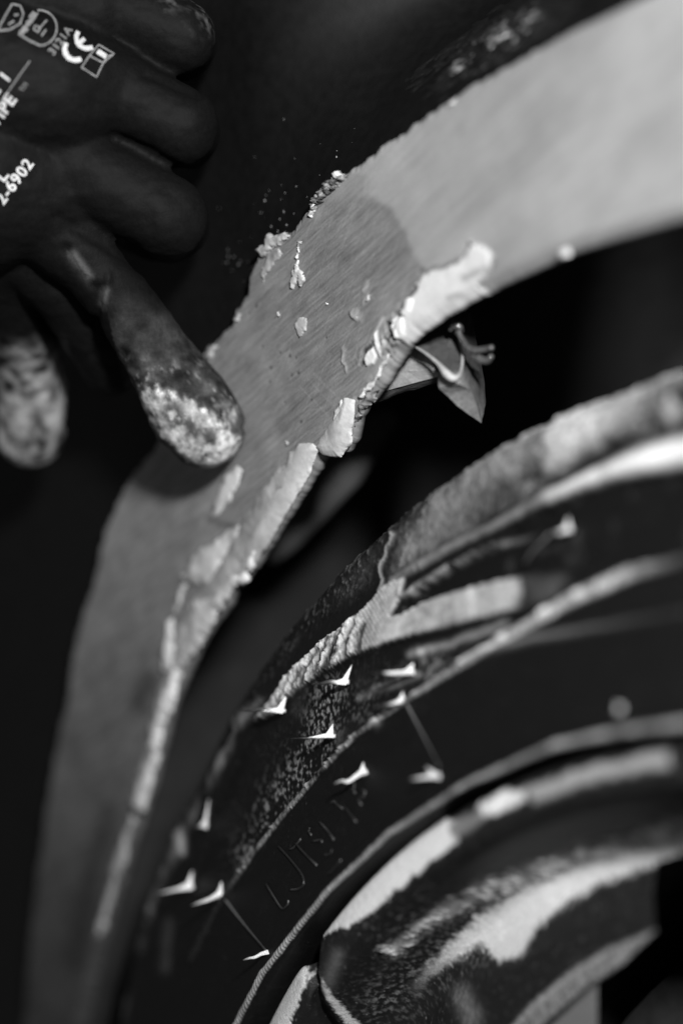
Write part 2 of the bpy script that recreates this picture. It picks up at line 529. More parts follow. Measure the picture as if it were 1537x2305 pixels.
CHIPS = [
    ([(672, 538), (676, 546), (668, 606), (664, 600)], .0006, 3, .62),
    ([(662, 594), (672, 606), (684, 612), (684, 632), (676, 644), (668, 626), (662, 650), (652, 648), (654, 625)], .0007, 4, .56),
    ([(668, 716), (682, 712), (690, 722), (688, 742), (680, 752), (676, 762), (668, 754), (662, 738)], .0004, 3, .40),
    ([(622, 696), (628, 698), (626, 714), (620, 718)], .0005, 3, .5),
    ([(730, 676), (736, 682), (732, 686)], .0005, 2, .7),
    ([(820, 668), (830, 664), (828, 678), (820, 684)], .0005, 3, .5),
    ([(800, 708), (808, 714), (806, 724), (798, 716)], .0005, 3, .55),
    ([(600, 560), (622, 560), (636, 566), (620, 590), (600, 618), (590, 640), (586, 620)], .0004, 5, .36),
    ([(575, 562), (596, 546), (600, 522), (612, 534), (640, 520), (648, 528), (634, 548), (612, 560), (590, 580)], .0010, 5, .46),
    ([(690, 486), (700, 462), (708, 458), (704, 474), (696, 492)], .0010, 4, .6),
    ([(752, 384), (768, 394), (758, 404), (748, 404)], .0012, 3, .75),
    ([(1052, 540), (1062, 538), (1064, 550), (1054, 550)], .0006, 4, .6),
    ([(640, 990), (648, 994), (646, 1004), (640, 1002)], .0005, 3, .55),
    ([(1000, 228), (1024, 222), (1020, 236), (1006, 240)], .0008, 5, .62),
    ([(1256, 562), (1276, 556), (1278, 572), (1262, 580)], .0014, 6, .6),
    ([(526, 712), (540, 706), (536, 722), (524, 726)], .0008, 4, .4),
    ([(458, 800), (482, 772), (490, 780), (470, 806)], .0008, 5, .42),
]
for i, (pts, hh, wp, t) in enumerate(CHIPS):
    relief('filler_chip', pts, hh * 1.3, wp * 1.4, t, .12, nsc=500, step=1.6, seed=60 + i * 2.3)
relief('paint_flake', [(694, 470), (706, 440), (740, 402), (768, 392), (772, 400), (748, 430), (718, 462), (702, 480)], .0012, 5, .13, .18, nz=1.2, nsc=900, step=1.5, seed=31)

# ---- small helpers for sheets, tubes, blobs
def sheet(name, pts, faces, thick, tones, mat, parent=None):
    P = [at_d(np.array(p[:2], float), np.array(p[2])) for p in pts]
    me = bpy.data.meshes.new(name)
    me.from_pydata([tuple(p) for p in P], [], faces)
    at = me.attributes.new('tone', 'FLOAT', 'POINT')
    at.data.foreach_set('value', np.array(tones, np.float32))
    o = link(me, name, mat, parent)
    s = o.modifiers.new('sub', 'SUBSURF')
    s.subdivision_type = 'SIMPLE'
    s.levels = s.render_levels = 3
    t = bpy.data.textures.new(name + '_crumple', 'CLOUDS')
    t.noise_scale = 0.006
    dm = o.modifiers.new('crumple', 'DISPLACE')
    dm.texture = t
    dm.texture_coords = 'LOCAL'
    dm.strength = 0.0012
    dm.mid_level = .5
    sl = o.modifiers.new('thick', 'SOLIDIFY')
    sl.thickness = thick
    sl.offset = 0
    return o


def tube(name, pts, rad, mat, parent=None, tone=None, seg_n=8, sub=6, extra=None):
    P = np.array(pts, float)
    n = len(P)
    rad = np.broadcast_to(np.asarray(rad, float), (n,))
    t = np.linspace(0, n - 1, (n - 1) * sub + 1)
    # catmull-rom
    Pe = np.vstack([2 * P[0] - P[1], P, 2 * P[-1] - P[-2]])
    i = np.minimum(t.astype(int), n - 2)
    u = (t - i)[:, None]
    a, b, c, d = Pe[i], Pe[i + 1], Pe[i + 2], Pe[i + 3]
    C = .5 * (2 * b + (c - a) * u + (2 * a - 5 * b + 4 * c - d) * u * u + (3 * b - a - 3 * c + d) * u ** 3)
    rr = np.interp(t, np.arange(n), rad)
    D = np.gradient(C, axis=0)
    D /= np.linalg.norm(D, axis=1)[:, None] + 1e-12
    ref = np.array([.3, .5, .81])
    A = np.cross(D, ref)
    A /= np.linalg.norm(A, axis=1)[:, None]
    B = np.cross(D, A)
    ph = np.linspace(0, 2 * np.pi, seg_n, endpoint=False)
    V = C[:, None] + rr[:, None, None] * (A[:, None] * np.cos(ph)[None, :, None] + B[:, None] * np.sin(ph)[None, :, None])
    nt = len(t)
    f = []
    for k in range(nt - 1):
        for j in range(seg_n):
            f.append((k * seg_n + j, k * seg_n + (j + 1) % seg_n, (k + 1) * seg_n + (j + 1) % seg_n, (k + 1) * seg_n + j))
    V = V.reshape(-1, 3)
    V = np.vstack([V, C[:1], C[-1:]])
    for j in range(seg_n):
        f.append((len(V) - 2, (j + 1) % seg_n, j, j))
        f.append((len(V) - 1, (nt - 1) * seg_n + j, (nt - 1) * seg_n + (j + 1) % seg_n, (nt - 1) * seg_n + (j + 1) % seg_n))
    ne = 0
    if extra is not None:            # a fin joined to the same mesh
        ev, ef, et = extra
        f += [tuple(len(V) + k for k in q) for q in ef]
        V = np.vstack([V, ev])
        ne = len(ev)
    me = bpy.data.meshes.new(name)
    me.from_pydata([tuple(x) for x in V], [], [tuple(dict.fromkeys(q)) for q in f])
    me.polygons.foreach_set('use_smooth', np.arange(len(me.polygons)) < len(me.polygons) - (len(extra[1]) if ne else 0))
    if tone is not None:
        tt_ = np.interp(t, np.linspace(0, n - 1, len(tone)), tone)
        val = np.concatenate([np.repeat(tt_, seg_n), [tt_[0], tt_[-1]], [et] * ne if ne else []])
        at = me.attributes.new('tone', 'FLOAT', 'POINT')
        at.data.foreach_set('value', val.astype(np.float32))
    return link(me, name, mat, parent)


# torn inner flange under the lip (a wedge of sheet with a dark thick lower edge)
sheet('torn_flange', [(846, 862, .650), (870, 820, .650), (905, 772, .647), (965, 800, .640), (990, 846, .640), (872, 878, .652), (846, 880, .654)],
      [(0, 1, 2, 3, 4, 5, 6)], .0008, [.36, .36, .34, .34, .36, .36, .36], M_SHEET, fender)
sheet('flange_edge', [(838, 882, .655), (872, 872, .653), (990, 844, .6405), (992, 856, .643), (872, 890, .656), (845, 905, .657)],
      [(0, 1, 2, 3, 4, 5)], .0012, [.06] * 6, M_SHEET, fender)
relief('rusty_edge', [(792, 935), (806, 905), (835, 872), (850, 878), (836, 905), (812, 930), (792, 965)], .001, 8, .20, .2, nz=1, nsc=700, seed=77, base=YF + .002)

# grey bar deep in the arch
bar = tube('inner_bar', [tuple(at_d(np.array([x, y], float), np.array(d))) for x, y, d in
                         [(885, 935, .728), (830, 965, .73), (760, 1050, .735), (690, 1140, .740), (640, 1215, .745), (610, 1260, .75)]],
           [.003, .007, .009, .0075, .005, .002], M_BAR, car, seg_n=16)

# crumpled tab hanging below the lip
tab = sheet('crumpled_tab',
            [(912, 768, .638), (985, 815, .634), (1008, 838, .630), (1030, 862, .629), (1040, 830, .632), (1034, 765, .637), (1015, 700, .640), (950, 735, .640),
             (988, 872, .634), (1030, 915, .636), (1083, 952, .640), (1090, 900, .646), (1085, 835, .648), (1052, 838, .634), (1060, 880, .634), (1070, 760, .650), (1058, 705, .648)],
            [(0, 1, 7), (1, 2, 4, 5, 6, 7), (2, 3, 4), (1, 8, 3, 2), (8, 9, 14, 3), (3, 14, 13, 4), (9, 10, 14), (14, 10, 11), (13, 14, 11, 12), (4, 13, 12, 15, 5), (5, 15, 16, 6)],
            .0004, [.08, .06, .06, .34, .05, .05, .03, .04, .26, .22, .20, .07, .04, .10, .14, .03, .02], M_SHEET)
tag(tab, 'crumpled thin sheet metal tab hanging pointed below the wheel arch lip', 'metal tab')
fold = [(908, 766, .6365), (950, 790, .634), (985, 818, .6315), (1005, 842, .628), (1022, 852, .627), (1036, 838, .629), (1040, 800, .632), (1032, 765, .635)]
tube('folded_edge', [tuple(at_d(np.array(p[:2], float), np.array(p[2]))) for p in fold], [.0002, .0004, .0006, .0012, .0010, .0005, .0004, .0002], M_SHEET, tab, tone=[.2, .28, .36, .5, .5, .3, .35, .3])

# split pin
pin = thing('split_pin', 'bent dark metal split pin sticking out behind the crumpled tab', 'split pin')
D3 = lambda L: [tuple(at_d(np.array(p[:2], float), np.array(p[2]))) for p in L]
tube('pin_leg', D3([(1012, 700, .632), (1022, 730, .630), (1040, 764, .628), (1052, 782, .626), (1070, 788, .624), (1090, 786, .622), (1108, 782, .620)]), [.0006, .0006, .0007, .0008, .0009, .0008, .0007], M_WIRE, pin)
tube('pin_leg', D3([(1014, 702, .633), (1026, 738, .631), (1044, 776, .629), (1060, 795, .627), (1078, 806, .625), (1096, 812, .623), (1106, 800, .621)]), [.0005, .0006, .0007, .0008, .0010, .0010, .0006], M_WIRE, pin)
tube('pin_collar', D3([(1012, 742, .630), (1022, 733, .628), (1034, 736, .6275), (1040, 748, .630)]), [.0006, .0009, .0009, .0005], M_WIRE, pin)

# dust grains lying on the black panel
sv, sf = [], []
ico = bpy.data.meshes.new('tmp')
import bmesh
bm = bmesh.new()
bmesh.ops.create_icosphere(bm, subdivisions=1, radius=1)
bv = np.array([v.co[:] for v in bm.verts])
bf = np.array([[v.index for v in f.verts] for f in bm.faces])
bm.free()
bpy.data.meshes.remove(ico)


def panel_at(p):
    # march along the camera ray to the panel surface
    d = np.full(p.shape[:-1], .62)
    rr = rays(p)
    for _ in range(60):
        P = CAM + rr * d[..., None]
        t = np.arctan2(P[..., 2] - CZ, P[..., 0] - CX)
        s = np.hypot(P[..., 0] - CX, P[..., 2] - CZ) - np.interp(t, tt, tr)
        y = -0.0885 + recess(P[..., 0]) * sm(0.001, 0.05, s)
        d = d + (y - P[..., 1]) / rr[..., 1] * .5
    return CAM + rr * d[..., None]


# broken rough paint high on the panel
gu, gv = 420, 180
U, Vv = np.meshgrid(np.linspace(0, 1, gu), np.linspace(0, 1, gv), indexing='ij')
pa = np.array([[900., 215.], [1330., -75.]])
pp = pa[0] + (pa[1] - pa[0]) * U[..., None] + np.array([-42., -62.]) * (Vv[..., None] - 0.62) * 2.0
base = panel_at(pp) + np.array([0, -.0008, 0])
cr = np.abs(fbm(U * 14, Vv * 12, 1.0, 4))
fade = np.sin(np.pi * np.clip(U, 0, 1)) ** .6 * np.sin(np.pi * Vv) ** .8
base += -ROT[:, 2] * 0.0 + np.array([0, -1., 0]) * (fade * (0.0014 * cr + 0.0022 * fbm(U * 12 - Vv * 3, Vv * 28, 4.0, 5)) - 0.0016 * (1 - fade))[..., None]
tn = np.clip(0.012 + 0.9 * fade ** 2 * sm(.72, .95, 1 - 2.6 * np.abs(fbm(U * 11 - Vv * 3, Vv * 24, 9.0, 5))) * sm(-.15, .2, fbm(U * 40, Vv * 60, 2.0, 3)) * np.exp(-((Vv - .45) / .17) ** 2) * sm(.15, .40, U) * sm(.78, .55, U), .008, .8)  # glints of the crinkles painted in as pale tone
link(mesh_np('broken_paint', base.reshape(-1, 3), grid_faces(gu, gv), {'tone': tn.ravel()}), 'broken_paint', M_CHIP, fender)



cs = [(540, 570, 40), (520, 610, 25), (640, 420, 45), (600, 480, 40), (590, 440, 50), (720, 330, 60), (545, 590, 30)]
k = 0
for (a, b, s) in cs:
    for _ in range(9):
        p = np.array([a + rng.normal() * s, b + rng.normal() * s])
        P = panel_at(p)
        r = .00006 + .00017 * rng.random() ** 4
        sc_ = np.array([.6 + 2 * rng.random(), .6, .6 + 1.6 * rng.random()]) * r
        sv.append(bv * sc_ + P + np.array([0, -r * .4, 0]))
        sf.append(bf + k)
        k += len(bv)
o = link(mesh_np('dust_speck', np.vstack(sv), np.vstack(sf)), 'dust_speck', M_SPECK, fender)
o['kind'] = 'stuff'

# ================================================================== WHEEL
TYP = np.array([(.300, .105), (.318, .098), (.329, .085), (.333, .05), (.334, .0), (.3335, -.055), (.332, -.082), (.3298, -.0925), (.327, -.0965), (.32, -.0988), (.31, -.1024), (.30, -.1062),
                (.285, -.1112), (.27, -.1168), (.26, -.1213), (.2555, -.1234), (.2525, -.1238), (.2508, -.1224), (.2497, -.1165), (.2492, -.108), (.2488, -.098)])
RMP = np.array([(.2488, -.100), (.2486, -.112), (.2479, -.1168), (.2465, -.1192), (.2425, -.1206), (.2382, -.1202), (.2356, -.1162), (.2325, -.1075), (.2285, -.0980), (.2245, -.0935),
                (.2200, -.0930), (.2150, -.0955), (.2095, -.0985), (.2035, -.1000), (.1960, -.1005), (.1850, -.1005), (.170, -.1000), (.14, -.0960), (.11, -.098), (.045, -.100)])


def dense(prof, n_fine, lo, hi):
    """resample a profile by arc length, fine between arc positions of profile indices lo..hi"""
    L = np.concatenate([[0], np.cumsum(np.hypot(*np.diff(prof, axis=0).T))])
    s = np.concatenate([np.linspace(0, L[lo], 14)[:-1], np.linspace(L[lo], L[hi], n_fine), np.linspace(L[hi], L[-1], 12)[1:]])
    x = np.interp(s, L, prof[:, 0])
    y = np.interp(s, L, prof[:, 1])
    kk = np.array([.25, .5, .25])
    for _ in range(6):
        x[1:-1] = np.convolve(x, kk, 'same')[1:-1]
        y[1:-1] = np.convolve(y, kk, 'same')[1:-1]
    tx, ty = np.gradient(x), np.gradient(y)
    n = np.hypot(tx, ty) + 1e-12
    return x, y, -ty / n, tx / n     # normal (r, y), outward for a profile running outside -> in


ta = np.radians(np.concatenate([np.linspace(-200 + 2, 84, 90, endpoint=False), np.linspace(84, 160, 1150), np.linspace(160, 162, 2)[1:]]))


def revolve(prof, n_fine, lo, hi, fields, name, mat):
    r, y, nr, ny = dense(prof, n_fine, lo, hi)
    if ny[len(ny) // 2] > 0:
        nr, ny = -nr, -ny
    c, s = np.cos(ta)[:, None], np.sin(ta)[:, None]
    P = np.stack([r * c, y + 0 * c, r * s], -1)
    Nn = np.stack([nr * c, ny + 0 * c, nr * s], -1)
    p2 = project(P)
    vis = (ta > math.radians(83))[:, None] & np.ones(len(r), bool)[None]
    hgt, tone, keep = fields(p2, ta[:, None] + 0 * r, r[None, :] + 0 * c, y[None, :] + 0 * c, vis)
    P = P + Nn * hgt[..., None]
    f = grid_faces(len(ta), len(r), True)
    if keep is not None:
        f = f[keep.ravel()[f].all(1)]
    return link(mesh_np(name, P.reshape(-1, 3), f, {'tone': tone.ravel()}), name, mat, wheel)


def tyre_fields(p, t, r, y, vis):  # light and dark of ridges and grooves painted in with the dust
    s = t * .3
    wob = np.stack([fbm(s * 350, r * 350, 1.), fbm(s * 350, r * 350, 4.)], -1) * 9
    fine = np.stack([fbm(s * 1500, r * 1500, 2.), fbm(s * 1500, r * 1500, 6.)], -1) * 8
    q = p + wob + fine * .6
    n1 = fbm(s * 900, r * 900, 3., 4)
    n2 = fbm(s * 160, r * 160, 5., 4)
    n3 = fbm(s * 2600, r * 2600, 8., 3)
    streak = fbm(s * 260, r * 40, 12., 4)
    tone = 0.016 + 0.02 * np.clip(n1, 0, 1)
    h = 0.00004 * n3
    face = y < -.05
    # shoulder rubber: granular
    d_sil = .3325 - r
    gran = sm(.012, .001, d_sil) * sm(.10, -.05, y)
    h = h + gran * (0.0010 * np.abs(n1) + .0008 * np.abs(n3) + .0006 * n2)
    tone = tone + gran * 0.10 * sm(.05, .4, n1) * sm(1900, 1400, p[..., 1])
    sh = sm(0, 40, poly(q, [(560, 1560), (700, 1360), (850, 1200), (1010, 1050), (960, 1130), (885, 1210), (855, 1320), (720, 1420), (600, 1560)]))
    tone = tone + sh * (.03 + .05 * n2 + .06 * sm(.1, .5, n1))
    h = h + sh * (.0007 * n1 + .0003 * n3)
    # lighter dusty shoulder on the near side
    P2 = [(862, 1320), (888, 1205), (960, 1120), (1030, 1045), (1120, 990), (1250, 930), (1400, 875), (1537, 820), (1800, 740), (1800, 900), (1537, 985), (1480, 965), (1350, 1010), (1230, 1085),
          (1225, 1115), (1100, 1175), (960, 1262), (900, 1296)]
    m = sm(-8, 26, poly(q + wob, P2))
    st2 = fbm((p[..., 0] + p[..., 1] * .75) * .006 + n2 * .6, (p[..., 0] - p[..., 1]) * .0015, 3., 4)
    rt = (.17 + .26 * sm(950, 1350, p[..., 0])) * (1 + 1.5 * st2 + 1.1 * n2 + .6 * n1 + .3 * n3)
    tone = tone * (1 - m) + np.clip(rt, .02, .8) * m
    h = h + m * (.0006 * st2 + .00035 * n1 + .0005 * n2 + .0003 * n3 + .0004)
    e = np.exp(-(seg(q, [(862, 1325), (858, 1285), (868, 1240), (886, 1205)])[0] / 5) ** 2)
    tone += .35 * e
    h += .0008 * e
    # dark hollow at right, under the dusty shoulder
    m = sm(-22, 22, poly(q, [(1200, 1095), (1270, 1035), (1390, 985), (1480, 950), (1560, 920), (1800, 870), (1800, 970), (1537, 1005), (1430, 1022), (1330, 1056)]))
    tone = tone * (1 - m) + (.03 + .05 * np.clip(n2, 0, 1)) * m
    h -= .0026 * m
    # bright ridge
    d, u = seg(p + wob * .5, [(885, 1308), (1000, 1240), (1120, 1180), (1230, 1118), (1340, 1068), (1440, 1028), (1537, 1010), (1800, 970)])
    wd = 9 + 24 * sm(.30, .75, u)
    m = sm(1.6, .35, d / wd) * (.55 + .45 * sm(.2, .5, u))
    tone = tone * (1 - m) + (.38 + .42 * sm(.3, .6, u) + .35 * n2) * m
    h += .0012 * np.exp(-(d / (wd * .9)) ** 2)
    # groove below it
    m = sm(-6, 10, poly(q, [(884, 1392), (925, 1330), (1000, 1282), (1110, 1218), (1200, 1158), (1260, 1128), (1380, 1080), (1537, 1058), (1800, 1010), (1800, 1200), (1537, 1260), (1420, 1272), (1180, 1292), (1000, 1330), (930, 1372)]))
    tone = tone * (1 - m) + (.012 + .05 * sm(.15, .6, n2)) * m
    h -= .0022 * m
    d, u = seg(p + wob * .6, [(905, 1340), (1000, 1280), (1100, 1228), (1195, 1200), (1300, 1130)])
    m = np.exp(-(d / 6) ** 2) * sm(.85, .45, u)
    tone += m * (.22 + .35 * n2 + .2 * n1)
    h += .0007 * m
    # bright bare band with fine cross ribs, torn and rough at its left end
    P1 = [(572, 1622), (610, 1575), (650, 1520), (720, 1448), (770, 1410), (830, 1360), (868, 1318), (915, 1300), (905, 1345), (882, 1388), (960, 1352), (1060, 1322), (1172, 1296), (1178, 1368), (1110, 1386), (980, 1418), (870, 1448),
          (790, 1478), (730, 1512), (660, 1560), (610, 1605)]
    sd = poly(p + wob * .35 + fine * .5, P1)
    m = sm(-2, 4, sd)
    m = m * sm(1190, 1150, p[..., 0] + wob[..., 0])
    left = sm(810, 770, p[..., 0] + (p[..., 1] - 1440) * .3)
    ribs = np.sin((p[..., 0] * .87 - p[..., 1] * .5) * 2 * np.pi / 8.6 + .8 * n2)
    torn = fbm(s * 520 + n2, r * 170, 21., 4)
    torn2 = np.abs(fbm((p[..., 0] + p[..., 1] * .35) * .035, p[..., 1] * .008, 4., 4))
    tn = (.52 * (1 + .55 * n2 + .35 * n1) + .06 * ribs * sm(1150, 850, p[..., 0])) * (1 - left) + (.62 + .35 * n1 + .1 * n3 - .42 * sm(.12, .0, torn2)) * left
    tone = tone * (1 - m) + np.clip(tn, .05, .85) * m
    h += m * (.0010 + .00008 * ribs * (1 - left) * sm(1200, 800, p[..., 0]) + left * (.0004 * torn + .0006 * torn2 + .0003 * n1 + .0004 * n3))
    for ln in ([(792, 1398), (772, 1440), (765, 1478)], [(764, 1408), (740, 1450), (728, 1500)], [(736, 1430), (712, 1470), (696, 1520)], [(706, 1460), (684, 1500), (668, 1540)], [(674, 1500), (654, 1535), (640, 1566)], [(812, 1400), (800, 1430), (796, 1470)]):
        d, u = seg(p + wob * .6 + fine * .4, ln)
        a = np.exp(-(d / 7) ** 2) * m
        b_ = np.exp(-((seg(p + wob * .6 + fine * .4 + np.array([-13., -5.]), ln)[0]) / 5) ** 2) * m
        h += .0004 * a - .0005 * b_
        tone = np.clip(tone + .22 * a, 0, .85) * (1 - .75 * b_)
    m2 = sm(-8, 14, poly(q, [(1172, 1296), (1280, 1290), (1260, 1345), (1178, 1372)]))
    tone += .09 * m2 * (1 + n2)
    # dark sunk side strip below the band, peppered with dust
    Z7 = [(572, 1622), (660, 1560), (730, 1512), (790, 1478), (870, 1448), (980, 1418), (1110, 1386), (1290, 1335), (1130, 1428), (1000, 1510), (900, 1572), (800, 1648), (700, 1760), (640, 1825), (560, 1930), (500, 2015), (430, 2010), (470, 1840), (520, 1720)]
    sd = poly(p, Z7)
    m = sm(0, 8, sd)
    h -= .0012 * m
    patch = np.exp(-(seg(p, [(735, 1560), (700, 1680), (640, 1770), (590, 1850), (555, 1930)])[0] / 42) ** 2)
    patch = np.maximum(patch, .9 * np.exp(-(seg(p, [(960, 1510), (1010, 1495)])[0] / 40) ** 2))
    patch = np.maximum(patch, .45 * np.exp(-(seg(p, [(800, 1600), (870, 1540), (1010, 1470)])[0] / 30) ** 2))
    peb = fbm(p[..., 0] * .24, p[..., 1] * .13, 31., 3)
    spk = sm(.02, .40, peb + .5 * n2)
    tone += m * (.03 * sm(.25, .5, peb) + .30 * patch * spk)
    h += m * .00025 * peb * (.3 + patch)
    d, u = seg(p + wob * .6, [(915, 1470), (1000, 1448), (1100, 1412), (1130, 1402)])
    tone += m * .28 * np.exp(-(d / 9) ** 2)
    d, u = seg(p + wob * .6, [(800, 1570), (850, 1545), (930, 1520)])
    tone += m * .2 * np.exp(-(d / 8) ** 2)
    # rib round the side wall
    d, u = seg(p + wob * .25 + fine * .15, [(430, 2160), (470, 2080), (502, 2020), (570, 1922), (640, 1832), (720, 1738), (800, 1655), (920, 1572), (1050, 1490), (1130, 1440), (1280, 1352), (1420, 1288), (1560, 1250)])
    wd = 6 + 8 * sm(.5, .85, u)
    m = sm(1.3, .6, d / wd)
    fadeu = sm(.10, .2, u) * sm(1., .88, u)
    tone = np.where(m > 0, tone * (1 - m) + m * (.05 + fadeu * (.20 + .22 * sm(.4, .75, u) + .34 * n1 + .20 * n2)), tone)
    h += .0008 * np.exp(-(d / (wd * .9)) ** 2) + .0007 * np.exp(-(d / (wd * .9)) ** 2) * sm(.25, .5, n1)
    for (a, b) in [(1128, 1432), (938, 1470), (845, 1625), (1300, 1338), (1225, 1372)]:
        e = np.exp(-(np.hypot(p[..., 0] - a, p[..., 1] - b) / 11) ** 2)
        tone += .35 * e
        h += .0008 * e
    d, u = seg(p + wob * .3, [(1040, 1490), (1100, 1462), (1200, 1438), (1350, 1412), (1537, 1380)])
    e = np.exp(-(d / 8) ** 2)
    tone += e * (.22 * sm(1., .1, u) + .04)
    h += .0011 * e
    # bead ring next to the rim, knurled
    d, u = seg(p + wob * .2, [(530, 2310), (566, 2240), (592, 2190), (660, 2102), (740, 2002), (880, 1872), (1050, 1762), (1250, 1676), (1400, 1646), (1537, 1630), (1700, 1625)])
    wd = 6.5 + 4 * sm(.5, .9, u)
    m = sm(1.15, .75, d / wd)
    kn = .5 + .5 * np.sin(s * 3600 + r * 3500 + 5 * n2)
    tone = tone * (1 - m) + m * (.20 + .30 * kn + .22 * n2) * (1 - .35 * sm(.75, 1, u))
    h += .0007 * np.exp(-(d / wd) ** 2) + .00025 * kn * m
    # patchy dust down the far edge
    d, u = seg(p + wob * .8, [(262, 2310), (300, 2160), (340, 2030), (385, 1940), (425, 1850), (480, 1740), (545, 1620), (590, 1580)])
    e = np.exp(-(d / 12) ** 2)
    tone += e * (.16 + .3 * n2)
    h += .0007 * e
    d, u = seg(p + wob * .6, [(405, 1870), (412, 1920)])
    tone += .5 * np.exp(-(d / 9) ** 2)
    d, u = seg(p + wob * .8, [(380, 2080), (372, 2180)])
    tone += .10 * np.exp(-(d / 14) ** 2)
    d, u = seg(p + wob * .8, [(520, 1640), (470, 1730), (425, 1815)])
    e = np.exp(-(d / 7) ** 2)
    tone -= .03 * e
    h -= .001 * e
    tone = tone + .10 * sm(.42, .62, n3) * sm(.0, .4, n2)
    tone = np.clip(tone, 0, .9)
    tone = np.clip(.85 * (tone / .85) ** 1.3, .006, .88)
    lim = face & vis
    back = .02 + .08 * sm(0, .5, fbm(s * 60, r * 60, 2.))
    tone = np.where(lim, tone, back)
    h = np.where(lim, h, 0) * sm(-.04, -.06, y)
    tb = sm(.0, -.085, y)
    # tread blocks across the running surface
    blk = (np.mod(t * 62 / (2 * np.pi) * 1.0 + .8 * np.sin(y * 60), 1) > .2) & (np.abs(np.mod(y + .01, .045) - .0225) < .018)
    h = np.where((y > -.075) & (r > .325), np.where(blk, 0, -.006), h)
    return h, tone, None


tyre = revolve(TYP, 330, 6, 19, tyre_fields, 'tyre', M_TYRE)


def rim_fields(p, t, r, y, vis):
    s = t * .23
    wob = np.stack([fbm(s * 350, r * 350, y * 350 + 11.), fbm(s * 350, r * 350, y * 350 + 44.)], -1) * 12
    fine = np.stack([fbm(s * 1500, r * 1500, y * 1500 + 12.), fbm(s * 1500, r * 1500, y * 1500 + 56.)], -1) * 14
    q = p + wob + fine
    n1 = fbm(s * 900, r * 900, y * 900 + 13., 4)
    n2 = fbm(s * 160, r * 160, y * 160 + 15., 4)
    n3 = fbm(s * 1900, r * 1900, y * 1900 + 18., 3)
    tone = .012 + .03 * sm(.15, .6, n1)
    h = .00008 * n1 + .00004 * n3
    # bare bright runs on the rim edge, lit facets painted into the tone too
    for pts, tv, soft in (([(712, 2112), (745, 2048), (800, 1990), (880, 1925), (960, 1870), (1005, 1845), (1028, 1850), (1030, 1888), (1000, 1918), (940, 1965), (865, 2030), (795, 2082)], .78, 5),
                          ([(1015, 1855), (1080, 1815), (1130, 1790), (1110, 1835), (1050, 1870), (1026, 1885)], .18, 14),
                          ([(1075, 1818), (1140, 1780), (1178, 1776), (1182, 1800), (1140, 1822), (1090, 1840)], .70, 10),
                          ([(1180, 1775), (1290, 1738), (1400, 1712), (1500, 1690), (1508, 1722), (1420, 1738), (1300, 1770), (1200, 1810)], .30, 14),
                          ([(575, 2320), (600, 2240), (632, 2180), (662, 2158), (690, 2172), (688, 2215), (670, 2260), (640, 2330)], .62, 6)):
        m = sm(-soft * .6, soft * .6, poly(p + wob * .9 + fine * .4 + np.stack([n1, n2], -1) * 7, pts))
        tone = tone * (1 - m) + (tv * 1.12 + .15 * n2 * tv + .15 * n1 * tv) * m
        h += .0003 * m
    # rough bright bloom below the valley and smooth worn flank
    sd = poly(q + wob * .8, [(860, 2140), (920, 2090), (1000, 2040), (1090, 1985), (1150, 1970), (1220, 1930), (1270, 1925), (1300, 1900), (1400, 1880), (1480, 1850), (1560, 1836), (1560, 1900), (1440, 1915), (1330, 1935), (1190, 1985), (1080, 2030), (960, 2090), (880, 2160)])
    m = sm(-14, 16, sd) * np.clip(.35 + 1.3 * sm(-.25, .35, fbm(s * 200, r * 200, y * 200 + 22., 4)) * (.7 + n1), 0, 1)
    tone = tone * (1 - m) + np.clip(.84 + .3 * n2, .1, .88) * m
    h += .0008 * m
    sd = poly(p + wob * .5 + fine * .7 + np.stack([n2, n1], -1) * 16, [(900, 2230), (1000, 2130), (1090, 2050), (1190, 1990), (1330, 1932), (1460, 1898), (1600, 1858), (1600, 1915), (1455, 1952), (1345, 1992), (1270, 2040), (1205, 2085), (1175, 2150), (1130, 2165), (1080, 2130), (1000, 2180), (930, 2230)])
    m = sm(-10, 16, sd) * sm(880, 1060, p[..., 0] + .2 * (2130 - p[..., 1]))
    tone = tone * (1 - m) + (.80 + .14 * n2) * m
    sd = poly(q, [(1095, 2130), (1150, 2090), (1200, 2075), (1190, 2105), (1160, 2150), (1120, 2160)])
    m = sm(-8, 8, sd)
    tone = tone * (1 - m) + .75 * m
    # powdery scuffing fading out to the left and downwards
    e = np.exp(-(seg(p, [(860, 2250), (960, 2170), (1080, 2090)])[0] / 55) ** 2)
    tone += .14 * e * sm(-.1, .5, n1)
    e = np.exp(-(seg(p, [(860, 2100), (960, 2040)])[0] / 40) ** 2)
    tone += .10 * e * sm(.0, .5, n1)
    e = np.exp(-(seg(p, [(1040, 2240), (1060, 2290)])[0] / 22) ** 2)
    tone += .15 * e * (1 + n1)
    e = np.exp(-(seg(p, [(760, 2150), (740, 2210)])[0] / 16) ** 2)
    tone += .08 * e
    # spoke root at lower left
    d, u = seg(p + wob * .4 + fine * .6, [(716, 2205), (745, 2250), (790, 2300), (830, 2340)])
    m = sm(18, 8, d + 8 * (1 - u))
    tone = tone * (1 - m) + .66 * m
    d, u = seg(p, [(702, 2120), (698, 2190), (720, 2270), (760, 2330)])
    e = np.exp(-(d / 12) ** 2)
    tone *= 1 - .8 * e
    h -= .003 * e
    m = sm(-3, 5, poly(p, [(1215, 2330), (1345, 2212), (1360, 2330)]))
    tone = tone * (1 - m) + .16 * m
    # edge of the window in the wheel: lit bevel, painted in as a paler tone
    sd = poly(p + wob * .25, [(1130, 2330), (1190, 2260), (1280, 2185), (1380, 2125), (1478, 2092), (1440, 2130), (1400, 2170), (1320, 2220), (1230, 2300), (1200, 2330)])
    m = sm(-2, 5, sd)
    tone = tone * (1 - m) + np.clip(.20 + .30 * n3 + .15 * n1, .04, .6) * m
